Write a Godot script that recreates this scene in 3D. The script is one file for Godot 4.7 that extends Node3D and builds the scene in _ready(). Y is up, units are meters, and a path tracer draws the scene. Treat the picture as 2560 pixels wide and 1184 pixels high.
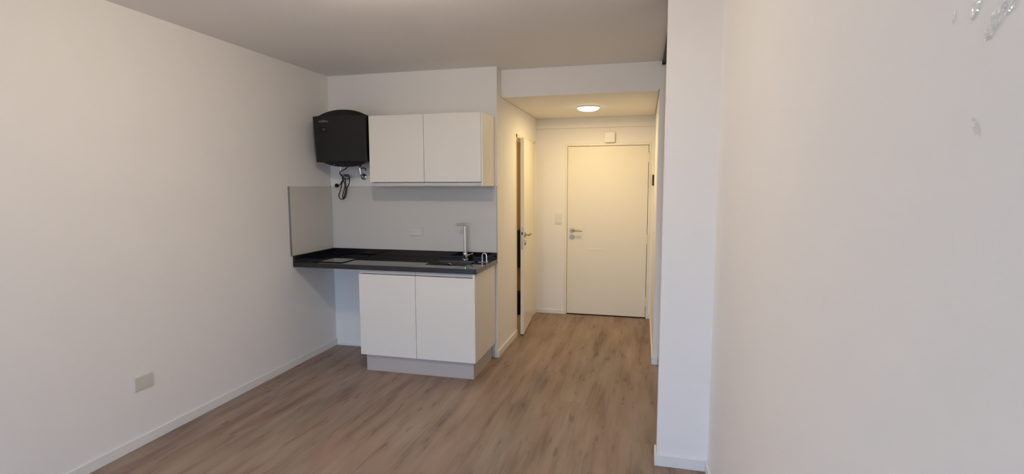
extends Node3D
# A small flat: white living room with a kitchenette and a lit entrance corridor.

const XL := -2.888      # left wall
const XC := -1.247      # corridor left wall
const XR := 0.108       # corridor right wall
const XW := 0.368       # right wall of the room
const XK := 0.102       # left face of the column
const ZB := -4.4245     # kitchen wall
const ZH := -4.575      # face of the dropped corridor ceiling
const ZD := -6.166      # entrance door wall
const ZK := -2.881      # front of the column
const ZW := 2.30        # window wall
const H := 2.5626
const HC := 2.325

var M := {}
var used := {}
var rng := RandomNumberGenerator.new()

# ------------------------------------------------------------------ shapes
func mb() -> SurfaceTool:
	var st := SurfaceTool.new()
	st.begin(Mesh.PRIMITIVE_TRIANGLES)
	return st

func tri(st: SurfaceTool, a: Vector3, b: Vector3, c: Vector3, n: Vector3) -> void:
	if (b - a).cross(c - a).dot(n) > 0.0:
		var t := b
		b = c
		c = t
	for p in [a, b, c]:
		st.set_normal(n)
		st.add_vertex(p)

func poly(st: SurfaceTool, pts: Array, ref: Vector3) -> void:
	var a: Vector3 = pts[0]
	var b: Vector3 = pts[1]
	var c: Vector3 = pts[2]
	var n := (b - a).cross(c - a).normalized()
	var mid := Vector3.ZERO
	for p in pts:
		mid += p
	mid /= pts.size()
	if n.dot(mid - ref) < 0.0:
		n = -n
	for i in range(1, pts.size() - 1):
		tri(st, a, pts[i], pts[i + 1], n)

# a box from corner lo to corner hi, with chamfered edges when c > 0
func box(st: SurfaceTool, lo: Vector3, hi: Vector3, c := 0.0) -> void:
	var m := (lo + hi) * 0.5
	var e := (hi - lo) * 0.5
	if c <= 0.0:
		for ax in 3:
			for s in [-1.0, 1.0]:
				var q := []
				for k in [[-1, -1], [1, -1], [1, 1], [-1, 1]]:
					var v := Vector3.ZERO
					v[ax] = s * e[ax]
					v[(ax + 1) % 3] = k[0] * e[(ax + 1) % 3]
					v[(ax + 2) % 3] = k[1] * e[(ax + 2) % 3]
					q.append(m + v)
				poly(st, q, m)
		return
	for ax in 3:
		var a1 := (ax + 1) % 3
		var a2 := (ax + 2) % 3
		for s in [-1.0, 1.0]:
			var q := []
			for k in [[-1, -1], [1, -1], [1, 1], [-1, 1]]:
				var v := Vector3.ZERO
				v[ax] = s * e[ax]
				v[a1] = k[0] * (e[a1] - c)
				v[a2] = k[1] * (e[a2] - c)
				q.append(m + v)
			poly(st, q, m)
			for t in [-1.0, 1.0]:      # edge along a2 between faces ax and a1
				var w := []
				for k in [[0, -1], [0, 1], [1, 1], [1, -1]]:
					var v := Vector3.ZERO
					v[ax] = s * (e[ax] if k[0] == 0 else e[ax] - c)
					v[a1] = t * (e[a1] - c if k[0] == 0 else e[a1])
					v[a2] = k[1] * (e[a2] - c)
					w.append(m + v)
				poly(st, w, m)
	for sx in [-1.0, 1.0]:
		for sy in [-1.0, 1.0]:
			for sz in [-1.0, 1.0]:
				poly(st, [m + Vector3(sx * e.x, sy * (e.y - c), sz * (e.z - c)), m + Vector3(sx * (e.x - c), sy * e.y, sz * (e.z - c)), m + Vector3(sx * (e.x - c), sy * (e.y - c), sz * e.z)], m)

func smooth_quad(st: SurfaceTool, p: Array, n: Array) -> void:
	for f in [[0, 1, 2], [0, 2, 3]]:
		var i: int = f[0]
		var j: int = f[1]
		var k: int = f[2]
		var cr: Vector3 = (p[j] - p[i]).cross(p[k] - p[i])
		if cr.dot(n[i] + n[j] + n[k]) > 0.0:
			var t := j
			j = k
			k = t
		for q in [i, j, k]:
			st.set_normal(n[q])
			st.add_vertex(p[q])

# a lathed shape round an axis; prof holds Vector2(radius, distance along the axis)
func lathe(st: SurfaceTool, at: Vector3, axis: Vector3, prof: Array, seg := 28) -> void:
	var w := axis.normalized()
	var u := w.cross(Vector3.UP if absf(w.y) < 0.9 else Vector3.RIGHT).normalized()
	var v := w.cross(u)
	for i in prof.size() - 1:
		var a: Vector2 = prof[i]
		var b: Vector2 = prof[i + 1]
		var d := (b - a).normalized()
		var nn := Vector2(d.y, -d.x)
		for k in seg:
			var t0 := TAU * k / seg
			var t1 := TAU * (k + 1) / seg
			var r0 := u * cos(t0) + v * sin(t0)
			var r1 := u * cos(t1) + v * sin(t1)
			smooth_quad(st, [at + r0 * a.x + w * a.y, at + r1 * a.x + w * a.y, at + r1 * b.x + w * b.y, at + r0 * b.x + w * b.y],
				[r0 * nn.x + w * nn.y, r1 * nn.x + w * nn.y, r1 * nn.x + w * nn.y, r0 * nn.x + w * nn.y])

func curve(pts: Array, per := 6) -> Array:
	var out := []
	for i in pts.size() - 1:
		var a: Vector3 = pts[maxi(i - 1, 0)]
		var b: Vector3 = pts[i]
		var c: Vector3 = pts[i + 1]
		var d: Vector3 = pts[mini(i + 2, pts.size() - 1)]
		for k in per:
			out.append(b.cubic_interpolate(c, a, d, float(k) / per))
	out.append(pts[-1])
	return out

func tube(st: SurfaceTool, pts: Array, r: float, seg := 10) -> void:
	var rings := []
	var norms := []
	var up := Vector3(0.13, 0.31, 0.94).normalized()
	for i in pts.size():
		var t: Vector3 = (pts[mini(i + 1, pts.size() - 1)] - pts[maxi(i - 1, 0)]).normalized()
		var u := t.cross(up).normalized()
		if t.cross(up).length() < 0.05:
			u = t.cross(Vector3.RIGHT).normalized()
		var v := t.cross(u)
		var ring := []
		var nr := []
		for k in seg:
			var a := TAU * k / seg
			var n := u * cos(a) + v * sin(a)
			ring.append(pts[i] + n * r)
			nr.append(n)
		rings.append(ring)
		norms.append(nr)
	for i in pts.size() - 1:
		for k in seg:
			var l := (k + 1) % seg
			smooth_quad(st, [rings[i][k], rings[i][l], rings[i + 1][l], rings[i + 1][k]], [norms[i][k], norms[i][l], norms[i + 1][l], norms[i + 1][k]])
	poly(st, rings[0], pts[1])
	poly(st, rings[-1], pts[-2])

# skins closed outlines of equal length and caps both ends
func loft(st: SurfaceTool, outs: Array) -> void:
	var mid := Vector3.ZERO
	var cnt := 0
	for o in outs:
		for p in o:
			mid += p
			cnt += 1
	mid /= cnt
	for i in outs.size() - 1:
		var a: Array = outs[i]
		var b: Array = outs[i + 1]
		for k in a.size():
			var l := (k + 1) % a.size()
			tri_ref(st, a[k], a[l], b[l], mid)
			tri_ref(st, a[k], b[l], b[k], mid)
	poly(st, outs[0], mid)
	poly(st, outs[-1], mid)

func tri_ref(st: SurfaceTool, a: Vector3, b: Vector3, c: Vector3, ref: Vector3) -> void:
	var n := (b - a).cross(c - a)
	if n.length() < 1e-10:
		return
	n = n.normalized()
	if n.dot((a + b + c) / 3.0 - ref) < 0.0:
		n = -n
	tri(st, a, b, c, n)

# ------------------------------------------------------------------ nodes
func numbered(called: String) -> String:
	var n: int = used.get(called, 0)
	used[called] = n + 1
	return called if n == 0 else "%s_%03d" % [called, n]

func obj(called: String, st: SurfaceTool, m: Material, parent: Node = null) -> MeshInstance3D:
	var o := MeshInstance3D.new()
	o.mesh = st.commit()
	o.material_override = m
	if parent == null:
		o.name = numbered(called)
		add_child(o)
	else:
		o.name = called
		parent.add_child(o, true)
	return o

func tag(o: Node, label: String, category: String, group := "") -> Node:
	o.set_meta("label", label)
	o.set_meta("category", category)
	if group != "":
		o.set_meta("group", group)
	return o

func thing(called: String, at: Vector3, label: String, category: String, group := "") -> Node3D:
	var o := Node3D.new()
	o.name = numbered(called)
	add_child(o)
	o.position = at
	tag(o, label, category, group)
	return o

func struct(called: String, st: SurfaceTool, m: Material, label := "") -> MeshInstance3D:
	var o := obj(called, st, m)
	o.set_meta("kind", "structure")
	if label != "":
		o.set_meta("label", label)
	return o

func struct_root(called: String, at: Vector3, label: String) -> Node3D:
	var o := Node3D.new()
	o.name = called
	add_child(o)
	o.position = at
	o.set_meta("kind", "structure")
	o.set_meta("label", label)
	return o

# a part given as boxes in the frame of its parent
func bx(parent: Node, called: String, m: Material, lo: Vector3, hi: Vector3, c := 0.0) -> MeshInstance3D:
	var st := mb()
	box(st, lo, hi, c)
	return obj(called, st, m, parent)

# ------------------------------------------------------------------ materials
func mat(c: Color, rough := 0.6, metal := 0.0) -> StandardMaterial3D:
	var m := StandardMaterial3D.new()
	m.albedo_color = c
	m.roughness = rough
	m.metallic = metal
	return m

func noise_img(w: int, h: int, freq: float, sd: int, oct := 4) -> Image:
	var n := FastNoiseLite.new()
	n.noise_type = FastNoiseLite.TYPE_SIMPLEX_SMOOTH
	n.seed = sd
	n.frequency = freq
	n.fractal_octaves = oct
	return n.get_seamless_image(w, h)

func paint(c: Color, rough: float, sd: int) -> StandardMaterial3D:
	var m := mat(c, rough)
	var im := noise_img(512, 512, 0.06, sd, 3)
	im.convert(Image.FORMAT_RGBA8)
	im.bump_map_to_normal_map(1.2)
	m.normal_enabled = true
	m.normal_texture = ImageTexture.create_from_image(im)
	m.normal_scale = 0.12
	m.uv1_triplanar = true
	m.uv1_world_triplanar = true
	m.uv1_scale = Vector3(1.6, 1.6, 1.6)
	return m

func wood_floor() -> StandardMaterial3D:
	# across the image: across the boards (3.4 m); down the image: along the grain (6.8 m)
	var n := 2048
	var layer := func(w: int, h: int, freq: float, sd: int, oct: int) -> PackedByteArray:
		var g := noise_img(w, h, freq, sd, oct)
		g.convert(Image.FORMAT_L8)
		g.resize(n, n, Image.INTERPOLATE_CUBIC)
		return g.get_data()
	var fine: PackedByteArray = layer.call(2048, 160, 0.085, 11, 3)
	var streak: PackedByteArray = layer.call(1024, 256, 0.030, 5, 4)
	var cloud: PackedByteArray = layer.call(512, 256, 0.020, 23, 3)
	var knot: PackedByteArray = layer.call(1024, 512, 0.045, 31, 2)
	var hue: PackedByteArray = layer.call(512, 128, 0.018, 47, 3)
	var pale := Color(0.655, 0.578, 0.523)
	var mid := Color(0.580, 0.498, 0.443)
	var dark := Color(0.420, 0.345, 0.302)
	var out := PackedByteArray()
	out.resize(n * n * 3)
	for i in n * n:
		var b := streak[i] / 255.0
		var t := 0.16 * fine[i] / 255.0 + 0.48 * b + 0.36 * cloud[i] / 255.0
		var u := clampf((t - 0.47) * 2.7, -1.0, 1.0)
		var col := mid.lerp(pale, u) if u > 0.0 else mid.lerp(dark, -u)
		var k := clampf((knot[i] / 255.0 - 0.70) * 6.0, 0.0, 1.0) * clampf((0.66 - b) * 4.0, 0.0, 1.0)
		col = col.lerp(Color(0.34, 0.28, 0.245), k * 0.42)
		var w := (hue[i] / 255.0 - 0.5) * 0.055
		out[i * 3] = int(clampf(col.r + w * 0.6, 0, 1) * 255.0)
		out[i * 3 + 1] = int(clampf(col.g - w * 0.15, 0, 1) * 255.0)
		out[i * 3 + 2] = int(clampf(col.b - w * 0.35, 0, 1) * 255.0)
	var im := Image.create_from_data(n, n, false, Image.FORMAT_RGB8, out)
	im.generate_mipmaps()
	var m := StandardMaterial3D.new()
	m.albedo_texture = ImageTexture.create_from_image(im)
	m.roughness = 0.52
	m.metallic_specular = 0.4
	return m

func granite() -> StandardMaterial3D:
	var a := noise_img(512, 512, 0.05, 3, 5)
	var b := noise_img(512, 512, 0.16, 9, 2)
	var im := Image.create(512, 512, false, Image.FORMAT_RGB8)
	for y in 512:
		for x in 512:
			var t: float = a.get_pixel(x, y).r
			var s: float = b.get_pixel(x, y).r
			var c := Color(0.055, 0.055, 0.072).lerp(Color(0.15, 0.15, 0.20), clampf((t - 0.55) * 4.0, 0.0, 1.0))
			c = c.lerp(Color(0.36, 0.35, 0.38), clampf((s - 0.80) * 8.0, 0.0, 1.0) * 0.55)
			im.set_pixel(x, y, c)
	im.generate_mipmaps()
	var m := StandardMaterial3D.new()
	m.albedo_texture = ImageTexture.create_from_image(im)
	m.uv1_triplanar = true
	m.uv1_world_triplanar = true
	m.uv1_scale = Vector3(2.4, 2.4, 2.4)
	m.roughness = 0.045
	m.metallic_specular = 0.62
	return m

func make_materials() -> void:
	M.wall = paint(Color(0.945, 0.930, 0.915), 0.72, 2)
	M.ceiling = paint(Color(0.945, 0.930, 0.915), 0.85, 4)
	M.skirting = mat(Color(0.925, 0.915, 0.900), 0.38)
	M.floor = wood_floor()
	M.screed = mat(Color(0.30, 0.27, 0.25), 0.9)
	M.granite = granite()
	M.melamine = mat(Color(0.925, 0.905, 0.870), 0.42)
	M.channel = mat(Color(0.80, 0.79, 0.785), 0.4)
	M.gap = mat(Color(0.16, 0.15, 0.15), 0.8)
	M.plinth = mat(Color(0.755, 0.725, 0.705), 0.45, 0.1)
	M.splash = mat(Color(0.835, 0.815, 0.785), 0.28)
	M.aluminium = mat(Color(0.62, 0.62, 0.64), 0.32, 0.9)
	M.chrome = mat(Color(0.88, 0.88, 0.88), 0.07, 1.0)
	M.steel = mat(Color(0.62, 0.60, 0.58), 0.3, 1.0)
	M.nickel = mat(Color(0.66, 0.62, 0.56), 0.24, 1.0)
	M.black_plastic = mat(Color(0.022, 0.023, 0.026), 0.5)
	M.black_rubber = mat(Color(0.03, 0.03, 0.035), 0.55)
	M.black_glass = mat(Color(0.02, 0.02, 0.022), 0.04)
	M.plate = mat(Color(0.90, 0.89, 0.87), 0.35)
	M.old_plate = mat(Color(0.835, 0.81, 0.77), 0.45)
	M.socket = mat(Color(0.85, 0.83, 0.805), 0.35)
	M.enamel = mat(Color(0.930, 0.898, 0.825), 0.36)
	M.badge = mat(Color(0.42, 0.43, 0.42), 0.4, 0.6)
	M.brown = mat(Color(0.235, 0.105, 0.06), 0.5)
	M.tile = mat(Color(0.60, 0.45, 0.31), 0.55)
	M.dark_track = mat(Color(0.11, 0.10, 0.11), 0.45, 0.3)
	M.board = mat(Color(0.86, 0.87, 0.90), 0.45)
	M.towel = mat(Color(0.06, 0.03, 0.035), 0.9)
	var g := mat(Color(0.96, 0.98, 1.0, 0.08), 0.02)
	g.transparency = BaseMaterial3D.TRANSPARENCY_ALPHA
	M.pane = g
	var f := mat(Color(1, 1, 1, 0.22), 0.16)
	f.transparency = BaseMaterial3D.TRANSPARENCY_ALPHA
	M.film = f
	var lit := mat(Color(1.0, 0.98, 0.94), 0.5)
	lit.emission_enabled = true
	lit.emission = Color(1.0, 0.93, 0.80)
	lit.emission_energy_multiplier = LAMP_GLOW
	M.diffuser = lit
	var bl := mat(Color(1.0, 0.98, 0.94), 0.4)
	bl.emission_enabled = true
	bl.emission = Color(1.0, 0.955, 0.87)
	bl.emission_energy_multiplier = 2.0
	M.bulb = bl

# ------------------------------------------------------------------ light
const LAMP_GLOW := 3.0
const EXPOSURE := 2.78
const SKY_ENERGY := 3.0
const LAMP_COLOR := Color(1.0, 0.89, 0.64)
const BULB_COLOR := Color(1.0, 0.942, 0.85)
const CORRIDOR_LAMP := 0.39
const ROOM_LAMP := 0.285
const BATH_LAMP := 0.30

func setup_view() -> void:
	var cam := Camera3D.new()
	cam.name = "camera"
	cam.position = Vector3(0, 1.5504, 0)
	cam.rotation = Vector3(-0.0988, 0.2466, -0.0017)
	cam.fov = rad_to_deg(2.0 * atan(592.0 / 1305.28))
	cam.near = 0.02
	cam.current = true
	add_child(cam)
	var env := Environment.new()
	env.background_mode = Environment.BG_SKY
	var sm := ProceduralSkyMaterial.new()      # even overcast daylight
	sm.sky_top_color = Color(0.665, 0.80, 0.98)
	sm.sky_horizon_color = Color(0.71, 0.82, 0.96)
	sm.ground_horizon_color = Color(0.54, 0.57, 0.61)
	sm.ground_bottom_color = Color(0.45, 0.47, 0.50)
	sm.energy_multiplier = SKY_ENERGY
	var sky := Sky.new()
	sky.sky_material = sm
	env.sky = sky
	env.tonemap_mode = Environment.TONE_MAPPER_LINEAR
	env.tonemap_exposure = EXPOSURE
	env.sdfgi_enabled = true
	env.ssao_enabled = true
	env.ssil_enabled = true
	var we := WorldEnvironment.new()
	we.name = "environment"
	we.environment = env
	add_child(we)

# a round surface-mounted ceiling lamp with its area light
func ceiling_lamp(at: Vector3, r: float, energy: float, label: String) -> void:
	var t := thing("ceiling_lamp", at, label, "lamp", "round ceiling lamps")
	var st := mb()
	lathe(st, Vector3.ZERO, Vector3.DOWN, [Vector2(r + 0.006, 0), Vector2(r + 0.006, 0.010), Vector2(r - 0.002, 0.010), Vector2(0, 0.010)], 40)
	obj("housing", st, M.plate, t)
	st = mb()
	lathe(st, Vector3.ZERO, Vector3.DOWN, [Vector2(r, 0.0102), Vector2(r - 0.002, 0.016), Vector2(r - 0.008, 0.023), Vector2(r - 0.020, 0.030), Vector2(r - 0.040, 0.036), Vector2(r - 0.070, 0.0395), Vector2(0, 0.041)], 40)
	obj("diffuser", st, M.diffuser, t)
	var l := AreaLight3D.new()
	l.name = "lamp_light"
	l.area_size = Vector2(r * 1.77, r * 1.77)
	l.light_color = LAMP_COLOR
	l.light_energy = energy
	l.area_range = 12.0
	l.shadow_enabled = true
	t.add_child(l)
	l.position = Vector3(0, -0.044, 0)
	l.rotation_degrees = Vector3(-90, 0, 0)

# a bare bulb on a short cord under the ceiling of the main room
func bulb(at: Vector3, energy: float) -> void:
	var t := thing("pendant_bulb", at, "bare light bulb in a holder under the main room ceiling", "lamp")
	var st := mb()
	lathe(st, Vector3.ZERO, Vector3.DOWN, [Vector2(0.04, 0), Vector2(0.04, 0.012), Vector2(0.006, 0.022), Vector2(0, 0.022)], 24)
	obj("ceiling_rose", st, M.plate, t)
	st = mb()
	tube(st, [Vector3(0, -0.02, 0), Vector3(0, -0.03, 0)], 0.003, 8)
	obj("cord", st, M.plate, t)
	st = mb()
	lathe(st, Vector3(0, -0.025, 0), Vector3.DOWN, [Vector2(0, 0), Vector2(0.016, 0.002), Vector2(0.018, 0.045), Vector2(0, 0.045)], 18)
	obj("holder", st, M.plate, t)
	st = mb()
	var prof := [Vector2(0.013, 0.0)]
	for i in 13:
		var a := lerpf(2.7, 0.0, i / 12.0)
		prof.append(Vector2(0.032 * sin(a), 0.045 - 0.032 * cos(PI - a) ))
	lathe(st, Vector3(0, -0.070, 0), Vector3.DOWN, prof, 24)
	obj("bulb", st, M.bulb, t)
	var l := OmniLight3D.new()
	l.name = "bulb_light"
	l.light_size = 0.03
	l.omni_range = 12.0
	l.omni_attenuation = 2.0
	l.light_color = BULB_COLOR
	l.light_energy = energy
	l.shadow_enabled = true
	t.add_child(l)
	l.position = Vector3(0, -0.115, 0)

# ------------------------------------------------------------------ room
func build_room() -> void:
	var st := mb()
	# floor: screed with separate boards on it
	box(st, Vector3(XL - 0.2, -0.16, ZD - 0.2), Vector3(1.2, -0.0085, ZW + 0.25))
	var fl := struct("floor", st, M.screed, "grey-brown wood-look plank floor running into the corridor")
	var bw := 0.182
	var bl := 1.22
	var x := XL - 0.06
	var row := 0
	while x < 0.80:
		var z := ZW + 0.05 + fmod(row * 0.47, 1.0) * bl
		while z > ZD - 0.10:
			var z0 := maxf(z - bl, ZD - 0.10)
			var z1 := minf(z, ZW + 0.05)
			if z1 - z0 > 0.05:
				plank(fl, x, x + bw - 0.0003, z0 + 0.00015, z1 - 0.00015)
			z -= bl
		x += bw
		row += 1
	# walls
	st = mb()
	box(st, Vector3(XL - 0.2, -0.1, ZB - 0.15), Vector3(XL, H + 0.1, ZW + 0.25))
	struct("wall_left", st, M.wall, "long white wall left of the kitchenette")
	st = mb()
	box(st, Vector3(XL, -0.1, ZB - 0.12), Vector3(XC - 0.12, H + 0.1, ZB))
	struct("wall_kitchen", st, M.wall, "white wall behind the kitchenette")
	st = mb()
	# corridor partition with the bathroom doorway
	box(st, Vector3(XC - 0.12, -0.1, -5.145), Vector3(XC, H + 0.1, ZB))
	box(st, Vector3(XC - 0.12, -0.1, ZD), Vector3(XC, HC + 0.24, -6.045))
	box(st, Vector3(XC - 0.12, 2.045, -6.045), Vector3(XC, HC + 0.24, -5.145))
	struct("wall_corridor_left", st, M.wall, "white corridor partition with the bathroom doorway")
	st = mb()
	box(st, Vector3(XC - 1.5, -0.1, ZD - 0.15), Vector3(-0.905, HC + 0.3, ZD))
	box(st, Vector3(0.075, -0.1, ZD - 0.15), Vector3(1.0, HC + 0.3, ZD))
	box(st, Vector3(-0.905, 2.03, ZD - 0.15), Vector3(0.075, HC + 0.3, ZD))
	box(st, Vector3(-0.905, -0.1, ZD - 0.15), Vector3(0.075, 2.03, ZD - 0.10))
	struct("wall_end", st, M.wall, "white end wall of the corridor around the entrance door")
	st = mb()
	box(st, Vector3(XC, 2.209, ZD), Vector3(XR, HC + 0.02, ZD + 0.03))
	struct("trim_1", st, M.wall, "shallow white beam across the end wall under the corridor ceiling")
	st = mb()
	box(st, Vector3(XR, -0.1, ZD), Vector3(0.95, H + 0.1, ZH))
	struct("wall_corridor_right", st, M.wall, "white corridor wall on the right, ending beside the closet")
	st = mb()
	box(st, Vector3(XK, -0.1, -3.00), Vector3(XW + 0.02, H + 0.1, ZK))
	struct("column", st, M.wall, "white column standing out from the right wall")
	st = mb()
	box(st, Vector3(XW, -0.1, -3.00), Vector3(XW + 0.25, H + 0.1, ZW + 0.25))
	struct("wall_right", st, M.wall, "large white wall close on the right")
	st = mb()
	box(st, Vector3(0.75, -0.1, ZH), Vector3(0.95, H + 0.1, -3.0))
	box(st, Vector3(XW, -0.1, -3.02), Vector3(0.95, H + 0.1, -2.9))
	struct("wall_closet", st, M.wall, "white wall inside the closet recess")
	# window wall behind the camera
	st = mb()
	var wx0 := -2.70
	var wx1 := 0.20
	var wy1 := 2.38
	box(st, Vector3(XL, -0.1, ZW), Vector3(wx0, H + 0.1, ZW + 0.2))
	box(st, Vector3(wx1, -0.1, ZW), Vector3(XW, H + 0.1, ZW + 0.2))
	box(st, Vector3(wx0, wy1, ZW), Vector3(wx1, H + 0.1, ZW + 0.2))
	struct("wall_window", st, M.wall, "white wall around the balcony window")
	var win := struct_root("window_1", Vector3(0, 0, ZW + 0.08), "sliding balcony window with white frames")
	st = mb()
	box(st, Vector3(wx0, 0.0, 0), Vector3(wx1, 0.06, 0.08), 0.004)
	box(st, Vector3(wx0, wy1 - 0.06, 0), Vector3(wx1, wy1, 0.08), 0.004)
	for fx in [wx0, (wx0 + wx1) * 0.5 - 0.04, wx1 - 0.07]:
		box(st, Vector3(fx, 0.06, 0), Vector3(fx + 0.07, wy1 - 0.06, 0.08), 0.004)
	obj("window_frame", st, M.plate, win)
	var xm := (wx0 + wx1) * 0.5
	bx(win, "pane", M.pane, Vector3(wx0 + 0.07, 0.06, 0.035), Vector3(xm - 0.04, wy1 - 0.06, 0.041))
	bx(win, "pane", M.pane, Vector3(xm + 0.03, 0.06, 0.035), Vector3(wx1 - 0.07, wy1 - 0.06, 0.041))
	# ceilings
	st = mb()
	box(st, Vector3(XL - 0.2, H, ZH - 0.1), Vector3(1.0, H + 0.2, ZW + 0.25))
	struct("ceiling", st, M.ceiling, "plain white ceiling of the room")
	st = mb()
	box(st, Vector3(XC + 0.007, HC, ZD + 0.037), Vector3(XR - 0.007, HC + 0.012, ZH))
	box(st, Vector3(XC, HC + 0.012, ZD), Vector3(XR, H + 0.02, ZH))
	struct("ceiling_corridor", st, M.wall, "lowered white corridor ceiling with a shadow gap along the walls")
	# bathroom behind the ajar door
	st = mb()
	box(st, Vector3(-2.7, -0.1, ZB - 0.30), Vector3(XC - 0.12, H, ZB - 0.12))
	box(st, Vector3(-2.8, -0.1, ZD), Vector3(-2.6, H, ZB - 0.12))
	box(st, Vector3(-2.8, HC, ZD), Vector3(XC - 0.12, H, ZB - 0.12))
	struct("wall_bathroom", st, M.wall, "bathroom walls behind the ajar door")
	st = mb()
	box(st, Vector3(-2.6, -0.0085, ZD), Vector3(XC - 0.12, HC, ZD + 0.012))
	struct("trim_2", st, M.tile, "brown tiled bathroom wall seen through the door gap")
	# skirting boards
	skirting("baseboard_left", [[Vector3(XL, 0, ZB), Vector3(XL + 0.012, 0.064, ZW)]], "low white skirting board along the left wall")
	skirting("baseboard_kitchen", [[Vector3(XL + 0.012, 0, ZB), Vector3(-2.20, 0.02, ZB + 0.010)]], "thin white strip at the foot of the kitchen wall")
	skirting("baseboard_corridor_left", [[Vector3(XC, 0, -5.14), Vector3(XC + 0.012, 0.064, ZB + 0.012)], [Vector3(XC - 0.03, 0, ZB), Vector3(XC, 0.064, ZB + 0.012)]], "white skirting board at the corridor partition")
	skirting("baseboard_end", [[Vector3(XC, 0, ZD), Vector3(-0.905, 0.05, ZD + 0.010)], [Vector3(0.075, 0, ZD), Vector3(XR, 0.05, ZD + 0.010)]], "white skirting board beside the entrance door")
	skirting("baseboard_corridor_right", [[Vector3(XR - 0.012, 0, ZD + 0.01), Vector3(XR, 0.064, ZH + 0.012)], [Vector3(XR, 0, ZH), Vector3(0.150, 0.064, ZH + 0.012)]], "white skirting board along the right corridor wall")
	skirting("baseboard_column", [[Vector3(XK - 0.012, 0, -2.985), Vector3(XK, 0.066, ZK + 0.012)], [Vector3(XK, 0, ZK), Vector3(XW - 0.012, 0.066, ZK + 0.012)]], "white skirting board round the column")
	skirting("baseboard_right", [[Vector3(XW - 0.012, 0, ZK), Vector3(XW, 0.066, ZW)]], "white skirting board along the right wall")

func skirting(called: String, runs: Array, label: String) -> void:
	var st := mb()
	for r in runs:
		box(st, r[0], r[1], 0.0025)
	struct(called, st, M.skirting, label)

func plank(fl: Node, x0: float, x1: float, z0: float, z1: float) -> void:
	var st := mb()
	var c := 0.0004
	var ox := rng.randf_range(-0.004, 0.004)
	var oz := rng.randf_range(-0.012, 0.012)
	var q := func(p: Vector3, n: Vector3) -> void:
		st.set_normal(n)
		st.set_uv(Vector2(ox + (p.x - XL) / 3.4, oz + (p.z - ZD) / 6.8))
		st.add_vertex(p)
	var a := [Vector3(x0 + c, 0, z0 + c), Vector3(x1 - c, 0, z0 + c), Vector3(x1 - c, 0, z1 - c), Vector3(x0 + c, 0, z1 - c)]
	var b := [Vector3(x0, -c, z0), Vector3(x1, -c, z0), Vector3(x1, -c, z1), Vector3(x0, -c, z1)]
	var d := [Vector3(x0, -0.008, z0), Vector3(x1, -0.008, z0), Vector3(x1, -0.008, z1), Vector3(x0, -0.008, z1)]
	for i in [0, 1, 2, 0, 2, 3]:
		q.call(a[i], Vector3.UP)
	var side := [Vector3(0, 0, -1), Vector3(1, 0, 0), Vector3(0, 0, 1), Vector3(-1, 0, 0)]
	for i in 4:
		var j := (i + 1) % 4
		var n: Vector3 = (side[i] + Vector3.UP).normalized()
		for p in [a[i], b[i], b[j], a[i], b[j], a[j]]:
			q.call(p, n)
		for p in [b[i], d[i], d[j], b[i], d[j], b[j]]:
			q.call(p, side[i])
	for i in [0, 2, 1, 0, 3, 2]:
		q.call(d[i], Vector3.DOWN)
	var o := MeshInstance3D.new()
	o.name = "plank"
	o.mesh = st.commit()
	o.material_override = M.floor
	fl.add_child(o, true)

# ------------------------------------------------------------------ doors
func lever(parent: Node, called: String, at: Vector3, out: Vector3, along: Vector3, len: float, bend: float) -> void:
	var st := mb()
	lathe(st, at, out, [Vector2(0.026, 0), Vector2(0.026, 0.006), Vector2(0.023, 0.009), Vector2(0, 0.009)], 24)
	var e := at + out * 0.052
	tube(st, curve([at + out * 0.005, at + out * 0.035, at + out * 0.049 + along * 0.010, e + along * 0.035, e + along * (len * 0.65), e + along * len + out * bend], 5), 0.0095, 12)
	obj(called, st, M.nickel, parent)

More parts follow.
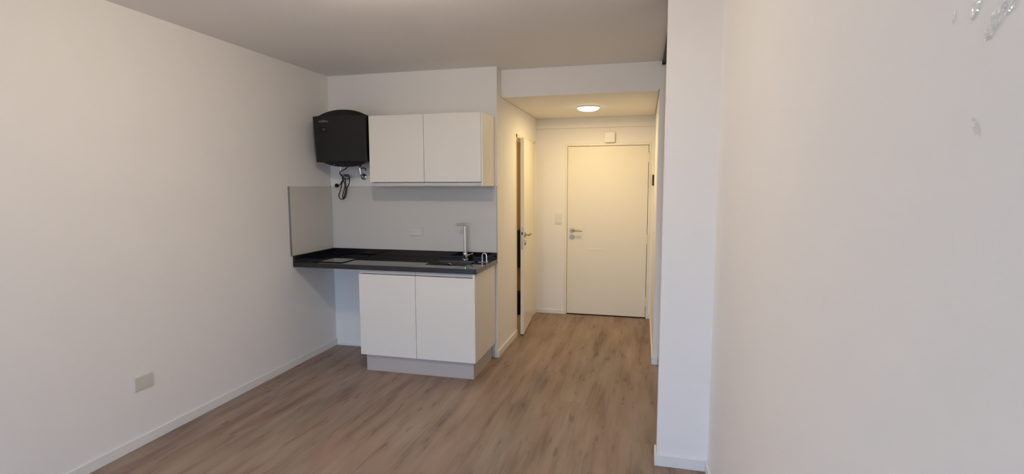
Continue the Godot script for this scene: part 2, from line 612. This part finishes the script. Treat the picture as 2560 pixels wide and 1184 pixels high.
func build_doors() -> void:
	var x0 := -0.8746
	var x1 := 0.0449
	var d := struct_root("door_1", Vector3(0, 0, ZD), "plain cream entrance door at the end of the corridor")
	var st := mb()
	box(st, Vector3(-0.905, 0, -0.10), Vector3(x0 - 0.003, 2.03, 0.003), 0.002)
	box(st, Vector3(x1 + 0.0045, 0, -0.10), Vector3(0.075, 2.03, 0.004), 0.002)
	box(st, Vector3(x0 - 0.003, 2.0025, -0.10), Vector3(x1 + 0.0045, 2.03, 0.004), 0.002)
	obj("door_frame", st, M.enamel, d)
	var leaf := bx(d, "leaf", M.enamel, Vector3(x0, 0.014, -0.045), Vector3(x1, 1.998, -0.002), 0.002)
	st = mb()
	box(st, Vector3(-0.615, 1.183, -0.003), Vector3(-0.515, 1.190, 0.0005), 0.0003)
	obj("tape_strip", st, M.plate, leaf)
	st = mb()
	box(st, Vector3(-0.622, 0.783, -0.003), Vector3(-0.435, 0.790, 0.0005), 0.0003)
	obj("tape_strip", st, M.plate, leaf)
	st = mb()
	box(st, Vector3(x0 - 0.005, 0.006, -0.060), Vector3(x0 + 0.010, 2.004, -0.0455))
	box(st, Vector3(x1 - 0.010, 0.006, -0.060), Vector3(x1 + 0.005, 2.004, -0.0455))
	box(st, Vector3(x0 + 0.010, 1.990, -0.060), Vector3(x1 - 0.010, 2.004, -0.0455))
	obj("door_seal", st, M.gap, d)
	bx(d, "threshold", M.gap, Vector3(x0, 0.0, -0.095), Vector3(x1, 0.006, -0.012))
	for y in [1.86, 0.93, 0.20]:
		st = mb()
		lathe(st, Vector3(x1 + 0.004, y - 0.055, 0.006), Vector3.UP, [Vector2(0, 0), Vector2(0.008, 0), Vector2(0.008, 0.11), Vector2(0, 0.11)], 14)
		obj("hinge", st, M.enamel, d)
	lever(d, "handle", Vector3(-0.818, 1.018, -0.002), Vector3(0, 0, 1), Vector3(1, 0, 0), 0.125, -0.004)
	st = mb()
	lathe(st, Vector3(-0.818, 0.937, -0.002), Vector3(0, 0, 1), [Vector2(0.026, 0), Vector2(0.026, 0.007), Vector2(0.021, 0.012), Vector2(0, 0.012)], 28)
	box(st, Vector3(-0.821, 0.925, 0.009), Vector3(-0.815, 0.950, 0.020), 0.002)
	obj("lock", st, M.nickel, d)
	# bathroom door, ajar: hinged at the far jamb
	var b := struct_root("door_2", Vector3(XC, 0, -6.03), "cream bathroom door standing ajar in the corridor")
	st = mb()
	for jz in [[-6.045, -6.012], [-5.158, -5.125]]:
		box(st, Vector3(-0.125, 0, jz[0] + 6.03), Vector3(0.004, 2.06, jz[1] + 6.03), 0.002)
	box(st, Vector3(-0.125, 2.028, -0.015), Vector3(0.004, 2.06, 0.905), 0.002)
	obj("door_frame", st, M.enamel, b)
	var lf := bx(b, "leaf", M.enamel, Vector3(-0.036, 0.016, 0.003), Vector3(0.0, 2.022, 0.868), 0.002)
	lf.position = Vector3(0.002, 0, 0.018)
	lf.rotation.y = deg_to_rad(4.95)
	bx(lf, "lock_plate", M.steel, Vector3(-0.028, 0.90, 0.8675), Vector3(-0.010, 1.13, 0.8695), 0.0005)
	bx(lf, "latch", M.gap, Vector3(-0.025, 1.05, 0.869), Vector3(-0.013, 1.075, 0.876), 0.001)
	lever(lf, "handle", Vector3(0.0, 1.045, 0.815), Vector3(1, 0, 0), Vector3(0, 0.0, -1), 0.125, -0.008)
	st = mb()
	lathe(st, Vector3(0, 0.962, 0.815), Vector3(1, 0, 0), [Vector2(0.026, 0), Vector2(0.026, 0.006), Vector2(0.022, 0.010), Vector2(0, 0.010)], 24)
	box(st, Vector3(0.009, 0.948, 0.811), Vector3(0.014, 0.972, 0.819), 0.001)
	obj("lock", st, M.nickel, lf)
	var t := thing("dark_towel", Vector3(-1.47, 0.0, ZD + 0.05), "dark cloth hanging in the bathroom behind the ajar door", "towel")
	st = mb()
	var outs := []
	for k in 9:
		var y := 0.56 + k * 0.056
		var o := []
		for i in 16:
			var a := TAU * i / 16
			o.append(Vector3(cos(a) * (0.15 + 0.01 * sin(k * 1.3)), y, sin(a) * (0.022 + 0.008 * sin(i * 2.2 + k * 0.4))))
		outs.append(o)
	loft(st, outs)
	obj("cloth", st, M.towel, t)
	st = mb()
	lathe(st, Vector3(0, 1.02, -0.04), Vector3(0, 0, 1), [Vector2(0.012, 0), Vector2(0.012, 0.03), Vector2(0, 0.03)], 14)
	obj("hook", st, M.steel, t)
	var bin := thing("waste_bin", Vector3(-1.49, 0.0, -6.03), "dark bin on the bathroom floor behind the ajar door", "bin")
	st = mb()
	lathe(st, Vector3.ZERO, Vector3.UP, [Vector2(0, 0), Vector2(0.075, 0), Vector2(0.088, 0.25), Vector2(0.091, 0.256)], 24)
	obj("body", st, M.towel, bin)
	st = mb()
	lathe(st, Vector3(0, 0.256, 0), Vector3.UP, [Vector2(0.092, 0), Vector2(0.090, 0.014), Vector2(0.05, 0.026), Vector2(0, 0.028)], 24)
	obj("lid", st, M.towel, bin)
	# closet: sliding door under a dark ceiling track
	var c := struct_root("door_3", Vector3(0.154, 0, -3.85), "white sliding closet door behind the column")
	bx(c, "leaf", M.board, Vector3(0, 0.008, -0.705), Vector3(0.022, 2.52, 0.55), 0.002)
	var tr := thing("sliding_door_track", Vector3(0.126, H, -3.8), "dark narrow rail on the ceiling edge beside the column", "rail")
	bx(tr, "rail", M.dark_track, Vector3(0, -0.026, -0.765), Vector3(0.056, 0.0, 0.78), 0.002)
	bx(tr, "bracket", M.dark_track, Vector3(-0.004, -0.034, -0.772), Vector3(0.02, 0.0, -0.735), 0.002)

# ------------------------------------------------------------------ kitchen
func build_kitchen() -> void:
	var cl := -2.274        # left end of both cabinets
	# base cabinet
	var bc := thing("base_cabinet", Vector3(-1.77, 0, ZB), "white two-door base cabinet on a grey plinth under the black worktop", "cabinet")
	var L := cl + 1.77
	var R := -1.265 + 1.77
	var F := 0.593           # front of the doors from the wall
	var st := mb()
	box(st, Vector3(L, 0.14, 0.01), Vector3(L + 0.018, 0.859, F - 0.022), 0.001)
	box(st, Vector3(R - 0.018, 0.14, 0.01), Vector3(R, 0.859, F - 0.001), 0.001)
	box(st, Vector3(L + 0.018, 0.14, 0.01), Vector3(R - 0.018, 0.158, F - 0.022), 0.001)
	box(st, Vector3(L + 0.018, 0.158, 0.01), Vector3(R - 0.018, 0.859, 0.016))
	obj("body", st, M.melamine, bc)
	bx(bc, "plinth", M.plinth, Vector3(-2.236 + 1.77, 0, 0.06), Vector3(-1.288 + 1.77, 0.1395, F - 0.026), 0.001)
	var mx := -1.7695 + 1.77
	var edges := [[L, mx - 0.0015], [mx + 0.0015, R - 0.0005]]
	for e in edges:
		bx(bc, "door", M.melamine, Vector3(e[0], 0.142, F - 0.018), Vector3(e[1] - (0.018 if e[1] > 0.2 else 0.0) + (0.0175 if e[1] > 0.2 else 0.0), 0.824, F), 0.001)
	for e in [[L + 0.004, mx - 0.0015], [mx + 0.0015, R - 0.0185]]:
		bx(bc, "finger_channel", M.channel, Vector3(e[0], 0.829, F - 0.030), Vector3(e[1], 0.8585, F - 0.010), 0.001)
	# worktop with upstands and a sink cut-out
	var ct := thing("worktop", Vector3(-2.07, 0.86, ZB), "polished black granite worktop with low upstands, fixed to the left wall", "worktop")
	var a := XL + 2.07
	var b := -1.2455 + 2.07
	var f := 0.6055
	var s0 := -1.742 + 2.07
	var s1 := -1.392 + 2.07
	var z0 := 0.150
	var z1 := 0.470
	st = mb()
	box(st, Vector3(a, 0, z1), Vector3(b, 0.04, f - 0.002))
	box(st, Vector3(a, 0, 0), Vector3(b, 0.04, z0))
	box(st, Vector3(a, 0, z0), Vector3(s0, 0.04, z1))
	box(st, Vector3(s1, 0, z0), Vector3(b, 0.04, z1))
	loft(st, [[Vector3(a, 0, f - 0.002), Vector3(a, 0, f), Vector3(a, 0.038, f), Vector3(a, 0.04, f - 0.002)], [Vector3(b, 0, f - 0.002), Vector3(b, 0, f), Vector3(b, 0.038, f), Vector3(b, 0.04, f - 0.002)]])
	obj("slab", st, M.granite, ct)
	bx(ct, "upstand", M.granite, Vector3(a, 0.0402, 0), Vector3(b, 0.095, 0.020), 0.0015)
	bx(ct, "upstand", M.granite, Vector3(a, 0.0402, 0.0202), Vector3(a + 0.020, 0.095, f), 0.0015)
	# splashback panels
	var sp := thing("splashback", Vector3(-2.07, 0.955, ZB + 0.001), "off-white splashback panel on the kitchen wall above the worktop", "splashback")
	bx(sp, "panel", M.splash, Vector3(a + 0.0085, 0.001, 0), Vector3(b - 0.006, 0.588, 0.008), 0.0008)
	bx(sp, "edge_trim", M.aluminium, Vector3(b - 0.0055, 0.001, 0), Vector3(b - 0.0005, 0.588, 0.010), 0.0006)
	var sq := thing("splashback", Vector3(XL, 0.955, ZB), "off-white splashback panel on the left wall with a grey metal edge", "splashback")
	bx(sq, "panel", M.splash, Vector3(0, 0.001, 0.009), Vector3(0.008, 0.588, 0.622), 0.0008)
	bx(sq, "edge_trim", M.aluminium, Vector3(0, 0.001, 0.6225), Vector3(0.011, 0.588, 0.634), 0.0006)
	# sink
	var sk := thing("sink", Vector3(-1.567, 0.86, ZB + 0.31), "stainless steel sink bowl set into the black worktop", "sink")
	st = mb()
	var hx := 0.174
	var hz := 0.159
	box(st, Vector3(-hx, -0.16, -hz), Vector3(hx, -0.158, hz))
	box(st, Vector3(-hx, -0.16, -hz), Vector3(-hx + 0.002, 0.036, hz))
	box(st, Vector3(hx - 0.002, -0.16, -hz), Vector3(hx, 0.036, hz))
	box(st, Vector3(-hx, -0.16, -hz), Vector3(hx, 0.036, -hz + 0.002))
	box(st, Vector3(-hx, -0.16, hz - 0.002), Vector3(hx, 0.036, hz))
	obj("bowl", st, M.steel, sk)
	st = mb()
	lathe(st, Vector3(0.0, -0.158, 0), Vector3.UP, [Vector2(0.045, 0), Vector2(0.045, 0.003), Vector2(0.03, 0.001), Vector2(0, 0.001)], 24)
	obj("drain", st, M.chrome, sk)
	st = mb()
	lathe(st, Vector3(-0.075, -0.005, -hz + 0.002), Vector3(0, 0, 1), [Vector2(0.016, 0), Vector2(0.016, 0.006), Vector2(0.012, 0.009), Vector2(0, 0.009)], 20)
	obj("overflow", st, M.chrome, sk)
	# tap
	var fc := thing("kitchen_tap", Vector3(-1.512, 0.90, ZB + 0.105), "tall chrome kitchen tap with a flat angled spout behind the sink", "tap")
	st = mb()
	lathe(st, Vector3.ZERO, Vector3.UP, [Vector2(0.027, 0), Vector2(0.027, 0.006), Vector2(0.021, 0.010), Vector2(0.021, 0.055), Vector2(0.019, 0.060), Vector2(0.0125, 0.066), Vector2(0, 0.066)], 26)
	obj("base", st, M.chrome, fc)
	st = mb()
	lathe(st, Vector3(0, 0.06, 0), Vector3.UP, [Vector2(0.0115, 0), Vector2(0.0115, 0.238), Vector2(0.0135, 0.242), Vector2(0.0135, 0.262), Vector2(0.011, 0.265), Vector2(0, 0.265)], 22)
	obj("riser", st, M.chrome, fc)
	var spout := bx(fc, "spout", M.chrome, Vector3(-0.012, 0.302, 0.0), Vector3(0.012, 0.322, 0.088), 0.003)
	spout.rotation.y = deg_to_rad(-42)
	st = mb()
	tube(st, [Vector3(0.018, 0.038, 0), Vector3(0.045, 0.044, 0.008), Vector3(0.075, 0.058, 0.012)], 0.006, 10)
	obj("lever", st, M.chrome, fc)
	# arched chrome fitting at the end of the worktop
	var ar := thing("arched_fitting", Vector3(-1.302, 0.90, ZB + 0.22), "small arched chrome fitting standing at the right end of the worktop", "fitting")
	st = mb()
	tube(st, curve([Vector3(-0.018, 0.004, 0), Vector3(-0.018, 0.052, 0), Vector3(-0.008, 0.073, 0), Vector3(0.010, 0.073, 0), Vector3(0.020, 0.055, 0.002), Vector3(0.022, 0.004, 0.004)], 6), 0.0056, 10)
	obj("arch", st, M.chrome, ar)
	bx(ar, "foot_plate", M.chrome, Vector3(-0.05, 0, -0.016), Vector3(0.032, 0.005, 0.018), 0.0015)
	# hob
	var hb := thing("hob", Vector3(-2.60, 0.90, ZB + 0.30), "flat black glass hob lying in the left of the worktop", "hob")
	bx(hb, "glass", M.black_glass, Vector3(-0.145, 0.0, -0.235), Vector3(0.145, 0.006, 0.245), 0.002)
	# wall cabinet
	var wc := thing("wall_cabinet", Vector3(-1.77, 1.543, ZB), "white two-door wall cabinet above the splashback", "cabinet")
	var G := 0.345
	var WL := -2.284 + 1.77
	var WR := -1.268 + 1.77
	var wh := 0.594
	st = mb()
	box(st, Vector3(WL, 0.012, 0), Vector3(WL + 0.018, wh, G - 0.020), 0.001)
	box(st, Vector3(WR - 0.016, 0, 0), Vector3(WR, wh, G), 0.001)
	box(st, Vector3(WL + 0.018, 0.012, 0), Vector3(WR - 0.016, 0.028, G - 0.020), 0.001)
	box(st, Vector3(WL + 0.018, wh - 0.018, 0), Vector3(WR - 0.016, wh, G - 0.020), 0.001)
	box(st, Vector3(WL + 0.018, 0.028, 0), Vector3(WR - 0.016, wh - 0.018, 0.006))
	obj("body", st, M.melamine, wc)
	var wm := -1.783 + 1.77
	for e in [[WL, wm - 0.0015], [wm + 0.0015, WR - 0.0175]]:
		bx(wc, "door", M.melamine, Vector3(e[0], 0.035, G - 0.018), Vector3(e[1], wh, G), 0.001)
		bx(wc, "finger_channel", M.channel, Vector3(e[0], 0.001, G - 0.034), Vector3(e[1], 0.0315, G - 0.0185), 0.001)
	build_heater()
	# sockets
	var so := thing("wall_socket", Vector3(-2.0125, 1.129, ZB + 0.008), "white double socket plate on the splashback behind the worktop", "socket")
	plate(so, Vector3(1, 0, 0), 0.125, 0.076, M.socket)
	for sx in [-0.028, 0.028]:
		bx(so, "module", M.socket, Vector3(sx - 0.021, -0.024, 0.0085), Vector3(sx + 0.021, 0.024, 0.0105), 0.001)
		for hh in [-0.007, 0.007]:
			bx(so, "pin_slot", M.plinth, Vector3(sx + hh - 0.001, -0.005, 0.0100), Vector3(sx + hh + 0.001, 0.006, 0.0108))
	var lo := thing("wall_socket", Vector3(XL, 0.380, -2.40), "blank greyish cover plate low on the long left wall", "socket")
	bx(lo, "cover", M.old_plate, Vector3(0, -0.040, -0.0605), Vector3(0.009, 0.040, 0.0605), 0.002)
	bx(lo, "insert", M.old_plate, Vector3(0.009, -0.026, -0.036), Vector3(0.0103, 0.026, 0.036), 0.0006)

func plate(t: Node3D, _u: Vector3, w: float, h: float, m: Material) -> void:
	bx(t, "cover", m, Vector3(-w * 0.5, -h * 0.5, 0), Vector3(w * 0.5, h * 0.5, 0.009), 0.002)

func arch(xa: float, xb: float, yb: float, yt: float, rise: float, drop: float, z0: float, z1: float) -> Array:
	# an outline with straight sides, an arched top and a bulged bottom; z runs from z0 at the bottom to z1 at the top
	var o := []
	var n := 20
	for i in n + 1:
		var t := float(i) / n
		var s := 1.0 - pow(absf(2.0 * t - 1.0), 2.2)
		o.append(Vector3(lerpf(xa, xb, t), yt + rise * s, z1))
	for i in n + 1:
		var t := 1.0 - float(i) / n
		var s := clampf(1.0 - pow(absf(2.0 * t - 1.0) * 1.12, 2.6), 0.0, 1.0)
		o.append(Vector3(lerpf(xa, xb, t), yb - drop * s, z0))
	return o

func build_heater() -> void:
	var c := Vector3(-2.545, 1.755, ZB)
	var t := thing("water_heater", c, "black electric water heater hung in the corner above the worktop", "water heater")
	var w := 0.247
	var zf := -4.030 - ZB     # front, top edge
	var zg := -4.066 - ZB     # front, bottom edge
	var st := mb()
	loft(st, [arch(-w + 0.006, w - 0.006, 0.005, 0.380, 0.010, 0.000, zg, zf), arch(-w, w, 0.000, 0.387, 0.014, 0.002, zg - 0.006, zf - 0.006), arch(-w, w, 0.0, 0.387, 0.016, 0.003, zg - 0.03, zf - 0.03)])
	obj("front_cover", st, M.black_plastic, t)
	st = mb()
	loft(st, [arch(-w + 0.004, w - 0.004, 0.002, 0.385, 0.018, 0.004, zg - 0.0302, zf - 0.0302), arch(-w + 0.004, w - 0.004, 0.0, 0.388, 0.056, 0.040, zg - 0.050, zf - 0.050), arch(-w + 0.004, w - 0.004, 0.0, 0.388, 0.060, 0.042, zg - 0.085, zf - 0.085), arch(-w + 0.006, w - 0.006, 0.0, 0.386, 0.03, 0.012, 0.20, 0.22), arch(-w + 0.010, w - 0.010, 0.004, 0.382, 0.01, 0.002, 0.12, 0.12), arch(-w + 0.03, w - 0.03, 0.03, 0.36, 0.0, 0.0, 0.03, 0.03)])
	obj("body", st, M.black_plastic, t)
	bx(t, "wall_bracket", M.steel, Vector3(-0.16, 0.24, 0), Vector3(0.16, 0.29, 0.032), 0.001)
	# badge with its raised middle, and the small display under it
	st = mb()
	var zb := zf + 0.0012
	loft(st, [
		[Vector3(-0.185, 0.336, zb - 0.004), Vector3(-0.095, 0.336, zb - 0.004), Vector3(-0.097, 0.349, zb - 0.004), Vector3(-0.125, 0.350, zb - 0.004), Vector3(-0.142, 0.357, zb - 0.004), Vector3(-0.158, 0.350, zb - 0.004), Vector3(-0.185, 0.349, zb - 0.004)],
		[Vector3(-0.185, 0.336, zb), Vector3(-0.095, 0.336, zb), Vector3(-0.097, 0.349, zb), Vector3(-0.125, 0.350, zb), Vector3(-0.142, 0.357, zb), Vector3(-0.158, 0.350, zb), Vector3(-0.185, 0.349, zb)]])
	obj("badge", st, M.badge, t)
	bx(t, "display", M.black_glass, Vector3(-0.180, 0.258, zf - 0.014), Vector3(-0.110, 0.296, zf - 0.0065), 0.001)
	bx(t, "display_mark", mat(Color(0.22, 0.22, 0.22), 0.5), Vector3(-0.158, 0.270, zf - 0.010), Vector3(-0.128, 0.284, zf - 0.0058), 0.0006)
	st = mb()
	lathe(st, Vector3(-0.10, -0.022, zg - 0.042), Vector3(0, -0.5, 0.8), [Vector2(0.006, 0), Vector2(0.006, 0.004), Vector2(0, 0.005)], 14)
	obj("indicator", st, mat(Color(0.45, 0.52, 0.55), 0.2), t)
	# power cord, looped and left hanging, with its plug
	st = mb()
	var hose := [Vector3(-2.599, 1.730, -4.270), Vector3(-2.640, 1.703, -4.285), Vector3(-2.690, 1.690, -4.315), Vector3(-2.736, 1.678, -4.345), Vector3(-2.751, 1.665, -4.360), Vector3(-2.742, 1.648, -4.365)]
	var loop_a := [Vector3(-2.742, 1.648, -4.365), Vector3(-2.712, 1.637, -4.365), Vector3(-2.684, 1.651, -4.362), Vector3(-2.661, 1.644, -4.358), Vector3(-2.651, 1.613, -4.356), Vector3(-2.652, 1.579, -4.356), Vector3(-2.668, 1.548, -4.360), Vector3(-2.684, 1.534, -4.365), Vector3(-2.694, 1.493, -4.370), Vector3(-2.707, 1.451, -4.372), Vector3(-2.731, 1.425, -4.372), Vector3(-2.762, 1.428, -4.370), Vector3(-2.773, 1.454, -4.366), Vector3(-2.760, 1.489, -4.364), Vector3(-2.747, 1.524, -4.364), Vector3(-2.738, 1.565, -4.366), Vector3(-2.728, 1.606, -4.372), Vector3(-2.722, 1.624, -4.378)]
	var loop_b := [Vector3(-2.722, 1.624, -4.378), Vector3(-2.715, 1.613, -4.384), Vector3(-2.711, 1.586, -4.386), Vector3(-2.708, 1.548, -4.386), Vector3(-2.713, 1.506, -4.386), Vector3(-2.722, 1.465, -4.384), Vector3(-2.736, 1.432, -4.382), Vector3(-2.741, 1.458, -4.380), Vector3(-2.731, 1.492, -4.380), Vector3(-2.717, 1.537, -4.382), Vector3(-2.722, 1.579, -4.384), Vector3(-2.732, 1.600, -4.380), Vector3(-2.722, 1.627, -4.355)]
	var wrap := [Vector3(-2.722, 1.627, -4.355), Vector3(-2.690, 1.637, -4.347), Vector3(-2.661, 1.635, -4.347), Vector3(-2.650, 1.627, -4.360), Vector3(-2.671, 1.613, -4.382), Vector3(-2.698, 1.613, -4.382), Vector3(-2.726, 1.590, -4.352), Vector3(-2.742, 1.560, -4.348), Vector3(-2.773, 1.551, -4.370)]
	var pts := curve(hose + loop_a.slice(1) + loop_b.slice(1) + wrap.slice(1), 5)
	var loc := []
	for p in pts:
		loc.append(p - c)
	tube(st, loc, 0.0044, 8)
	var cord := obj("power_cord", st, M.black_rubber, t)
	st = mb()
	lathe(st, Vector3(-2.770, 1.551, -4.370) - c, Vector3(-1, -0.03, 0), [Vector2(0.006, 0), Vector2(0.010, 0.006), Vector2(0.016, 0.012), Vector2(0.018, 0.032), Vector2(0.013, 0.037), Vector2(0, 0.037)], 16)
	obj("plug", st, M.black_rubber, cord)
	# cold and hot connections
	var v := thing("water_valve", Vector3(-2.537, 1.630, ZB), "chrome water valve with a black lever below the heater", "valve")
	st = mb()
	lathe(st, Vector3(0, 0, 0.0), Vector3(0, 0, 1), [Vector2(0.030, 0), Vector2(0.029, 0.006), Vector2(0.012, 0.012), Vector2(0, 0.012)], 24)
	obj("wall_rose", st, M.steel, v)
	st = mb()
	tube(st, curve([Vector3(0.004, 0.0, 0.01), Vector3(0.004, 0.004, 0.045), Vector3(0.003, 0.018, 0.060), Vector3(0.001, 0.035, 0.064), Vector3(-0.003, 0.100, 0.064)], 5), 0.0085, 12)
	obj("pipe", st, M.chrome, v)
	st = mb()
	lathe(st, Vector3(-0.002, 0.058, 0.064), Vector3.UP, [Vector2(0, 0), Vector2(0.013, 0), Vector2(0.013, 0.034), Vector2(0, 0.034)], 8)
	obj("valve_body", st, M.chrome, v)
	st = mb()
	lathe(st, Vector3(-0.003, 0.094, 0.064), Vector3.UP, [Vector2(0, 0), Vector2(0.013, 0), Vector2(0.013, 0.030), Vector2(0, 0.030)], 6)
	obj("nut", st, M.black_rubber, v)
	st = mb()
	tube(st, [Vector3(0.012, 0.078, 0.072), Vector3(0.055, 0.078, 0.084), Vector3(0.064, 0.074, 0.086), Vector3(0.067, 0.054, 0.086)], 0.0045, 8)
	obj("lever", st, M.black_rubber, v)
	var e := thing("water_connection", Vector3(-2.755, 1.640, ZB), "chrome elbow pipe in the wall behind the looped black cord", "pipe")
	st = mb()
	lathe(st, Vector3.ZERO, Vector3(0, 0, 1), [Vector2(0.026, 0), Vector2(0.025, 0.005), Vector2(0.011, 0.010), Vector2(0, 0.010)], 22)
	obj("wall_rose", st, M.chrome, e)
	st = mb()
	tube(st, curve([Vector3(0, 0, 0.008), Vector3(0, 0, 0.035), Vector3(0.002, 0.008, 0.048), Vector3(0.004, 0.03, 0.050), Vector3(0.012, 0.112, 0.055)], 5), 0.0075, 12)
	obj("pipe", st, M.chrome, e)

# ------------------------------------------------------------------ small things
func build_details() -> void:
	var s := thing("light_switch", Vector3(-0.979, 1.1535, ZD), "white two-way switch plate left of the entrance door", "switch")
	plate(s, Vector3(1, 0, 0), 0.074, 0.122, M.plate)
	for y in [-0.022, 0.022]:
		bx(s, "rocker", M.plate, Vector3(-0.021, y - 0.019, 0.0088), Vector3(0.021, y + 0.019, 0.0125), 0.0015)
	var b := thing("junction_box", Vector3(-0.3885, 2.093, ZD), "small square white box on the wall above the entrance door", "box")
	bx(b, "body", M.plate, Vector3(-0.055, -0.055, 0), Vector3(0.055, 0.055, 0.032), 0.003)
	bx(b, "cover", M.plate, Vector3(-0.0575, -0.058, 0.0322), Vector3(0.0575, 0.058, 0.042), 0.003)
	var w := thing("wall_device", Vector3(XR, 1.607, -6.075), "narrow dark brown device with white top on the right corridor wall", "device")
	bx(w, "body", M.brown, Vector3(-0.020, -0.065, -0.045), Vector3(0, 0.055, 0.045), 0.003)
	bx(w, "cap", M.plate, Vector3(-0.022, 0.0552, -0.047), Vector3(0, 0.068, 0.047), 0.002)
	ceiling_lamp(Vector3(-0.556, HC, -5.335), 0.108, CORRIDOR_LAMP, "round glowing lamp on the low corridor ceiling")
	bulb(Vector3(-1.20, H, -2.0), ROOM_LAMP)
	ceiling_lamp(Vector3(-1.95, HC, -5.45), 0.108, BATH_LAMP, "round lamp on the bathroom ceiling")
	# scraps of clear film stuck on the right wall
	var spots := [[1.728, -0.698, 0.026, 0.75, "largest scrap of wrinkled clear film high on the right wall"], [1.757, -0.735, 0.020, 0.55, "narrow slanted scrap of clear film at the top of the right wall"], [1.616, -0.719, 0.014, -0.6, "small lowest scrap of clear film on the right wall"], [1.757, -0.783, 0.009, 0.2, "tiny scrap of clear film, farthest from the camera on the right wall"], [1.738, -0.672, 0.016, 0.95, "thin scrap of clear film beside the largest one on the right wall"]]
	for q in spots:
		var t := tag(film(q[2], q[3]), q[4], "film scrap", "scraps of film on the right wall") as MeshInstance3D
		t.position = Vector3(XW - 0.0006, q[0], q[1])

func film(r: float, ang: float) -> MeshInstance3D:
	# a crumpled strip: ridges across its length, lifted a few millimetres from the wall
	var st := mb()
	var n := 14
	var m := 14
	var g := []
	for i in n + 1:
		var row := []
		for k in m + 1:
			var u := (float(i) / n - 0.5) * 2.0
			var v := (float(k) / m - 0.5) * 2.0
			var len_edge := 1.0 - 0.35 * absf(v) + 0.1 * rng.randf()
			var y := u * r * len_edge
			var z := v * r * 0.42 * (1.0 - 0.55 * absf(u)) + 0.004 * rng.randf_range(-1, 1) * r / 0.03
			var d := (0.5 + 0.5 * sin(v * 7.0 + u * 2.0 + ang * 9.0)) * 0.11 * r * (1.0 - 0.6 * absf(u)) + rng.randf() * 0.03 * r
			row.append(Vector3(-d - 0.0002, y * cos(ang) - z * sin(ang), y * sin(ang) + z * cos(ang)))
		g.append(row)
	for i in n:
		for k in m:
			tri_ref(st, g[i][k], g[i + 1][k], g[i + 1][k + 1], Vector3(1, 0, 0))
			tri_ref(st, g[i][k], g[i + 1][k + 1], g[i][k + 1], Vector3(1, 0, 0))
	return obj("film_scrap", st, M.film)

func _ready() -> void:
	rng.seed = 7
	setup_view()
	make_materials()
	build_room()
	build_doors()
	build_kitchen()
	build_details()
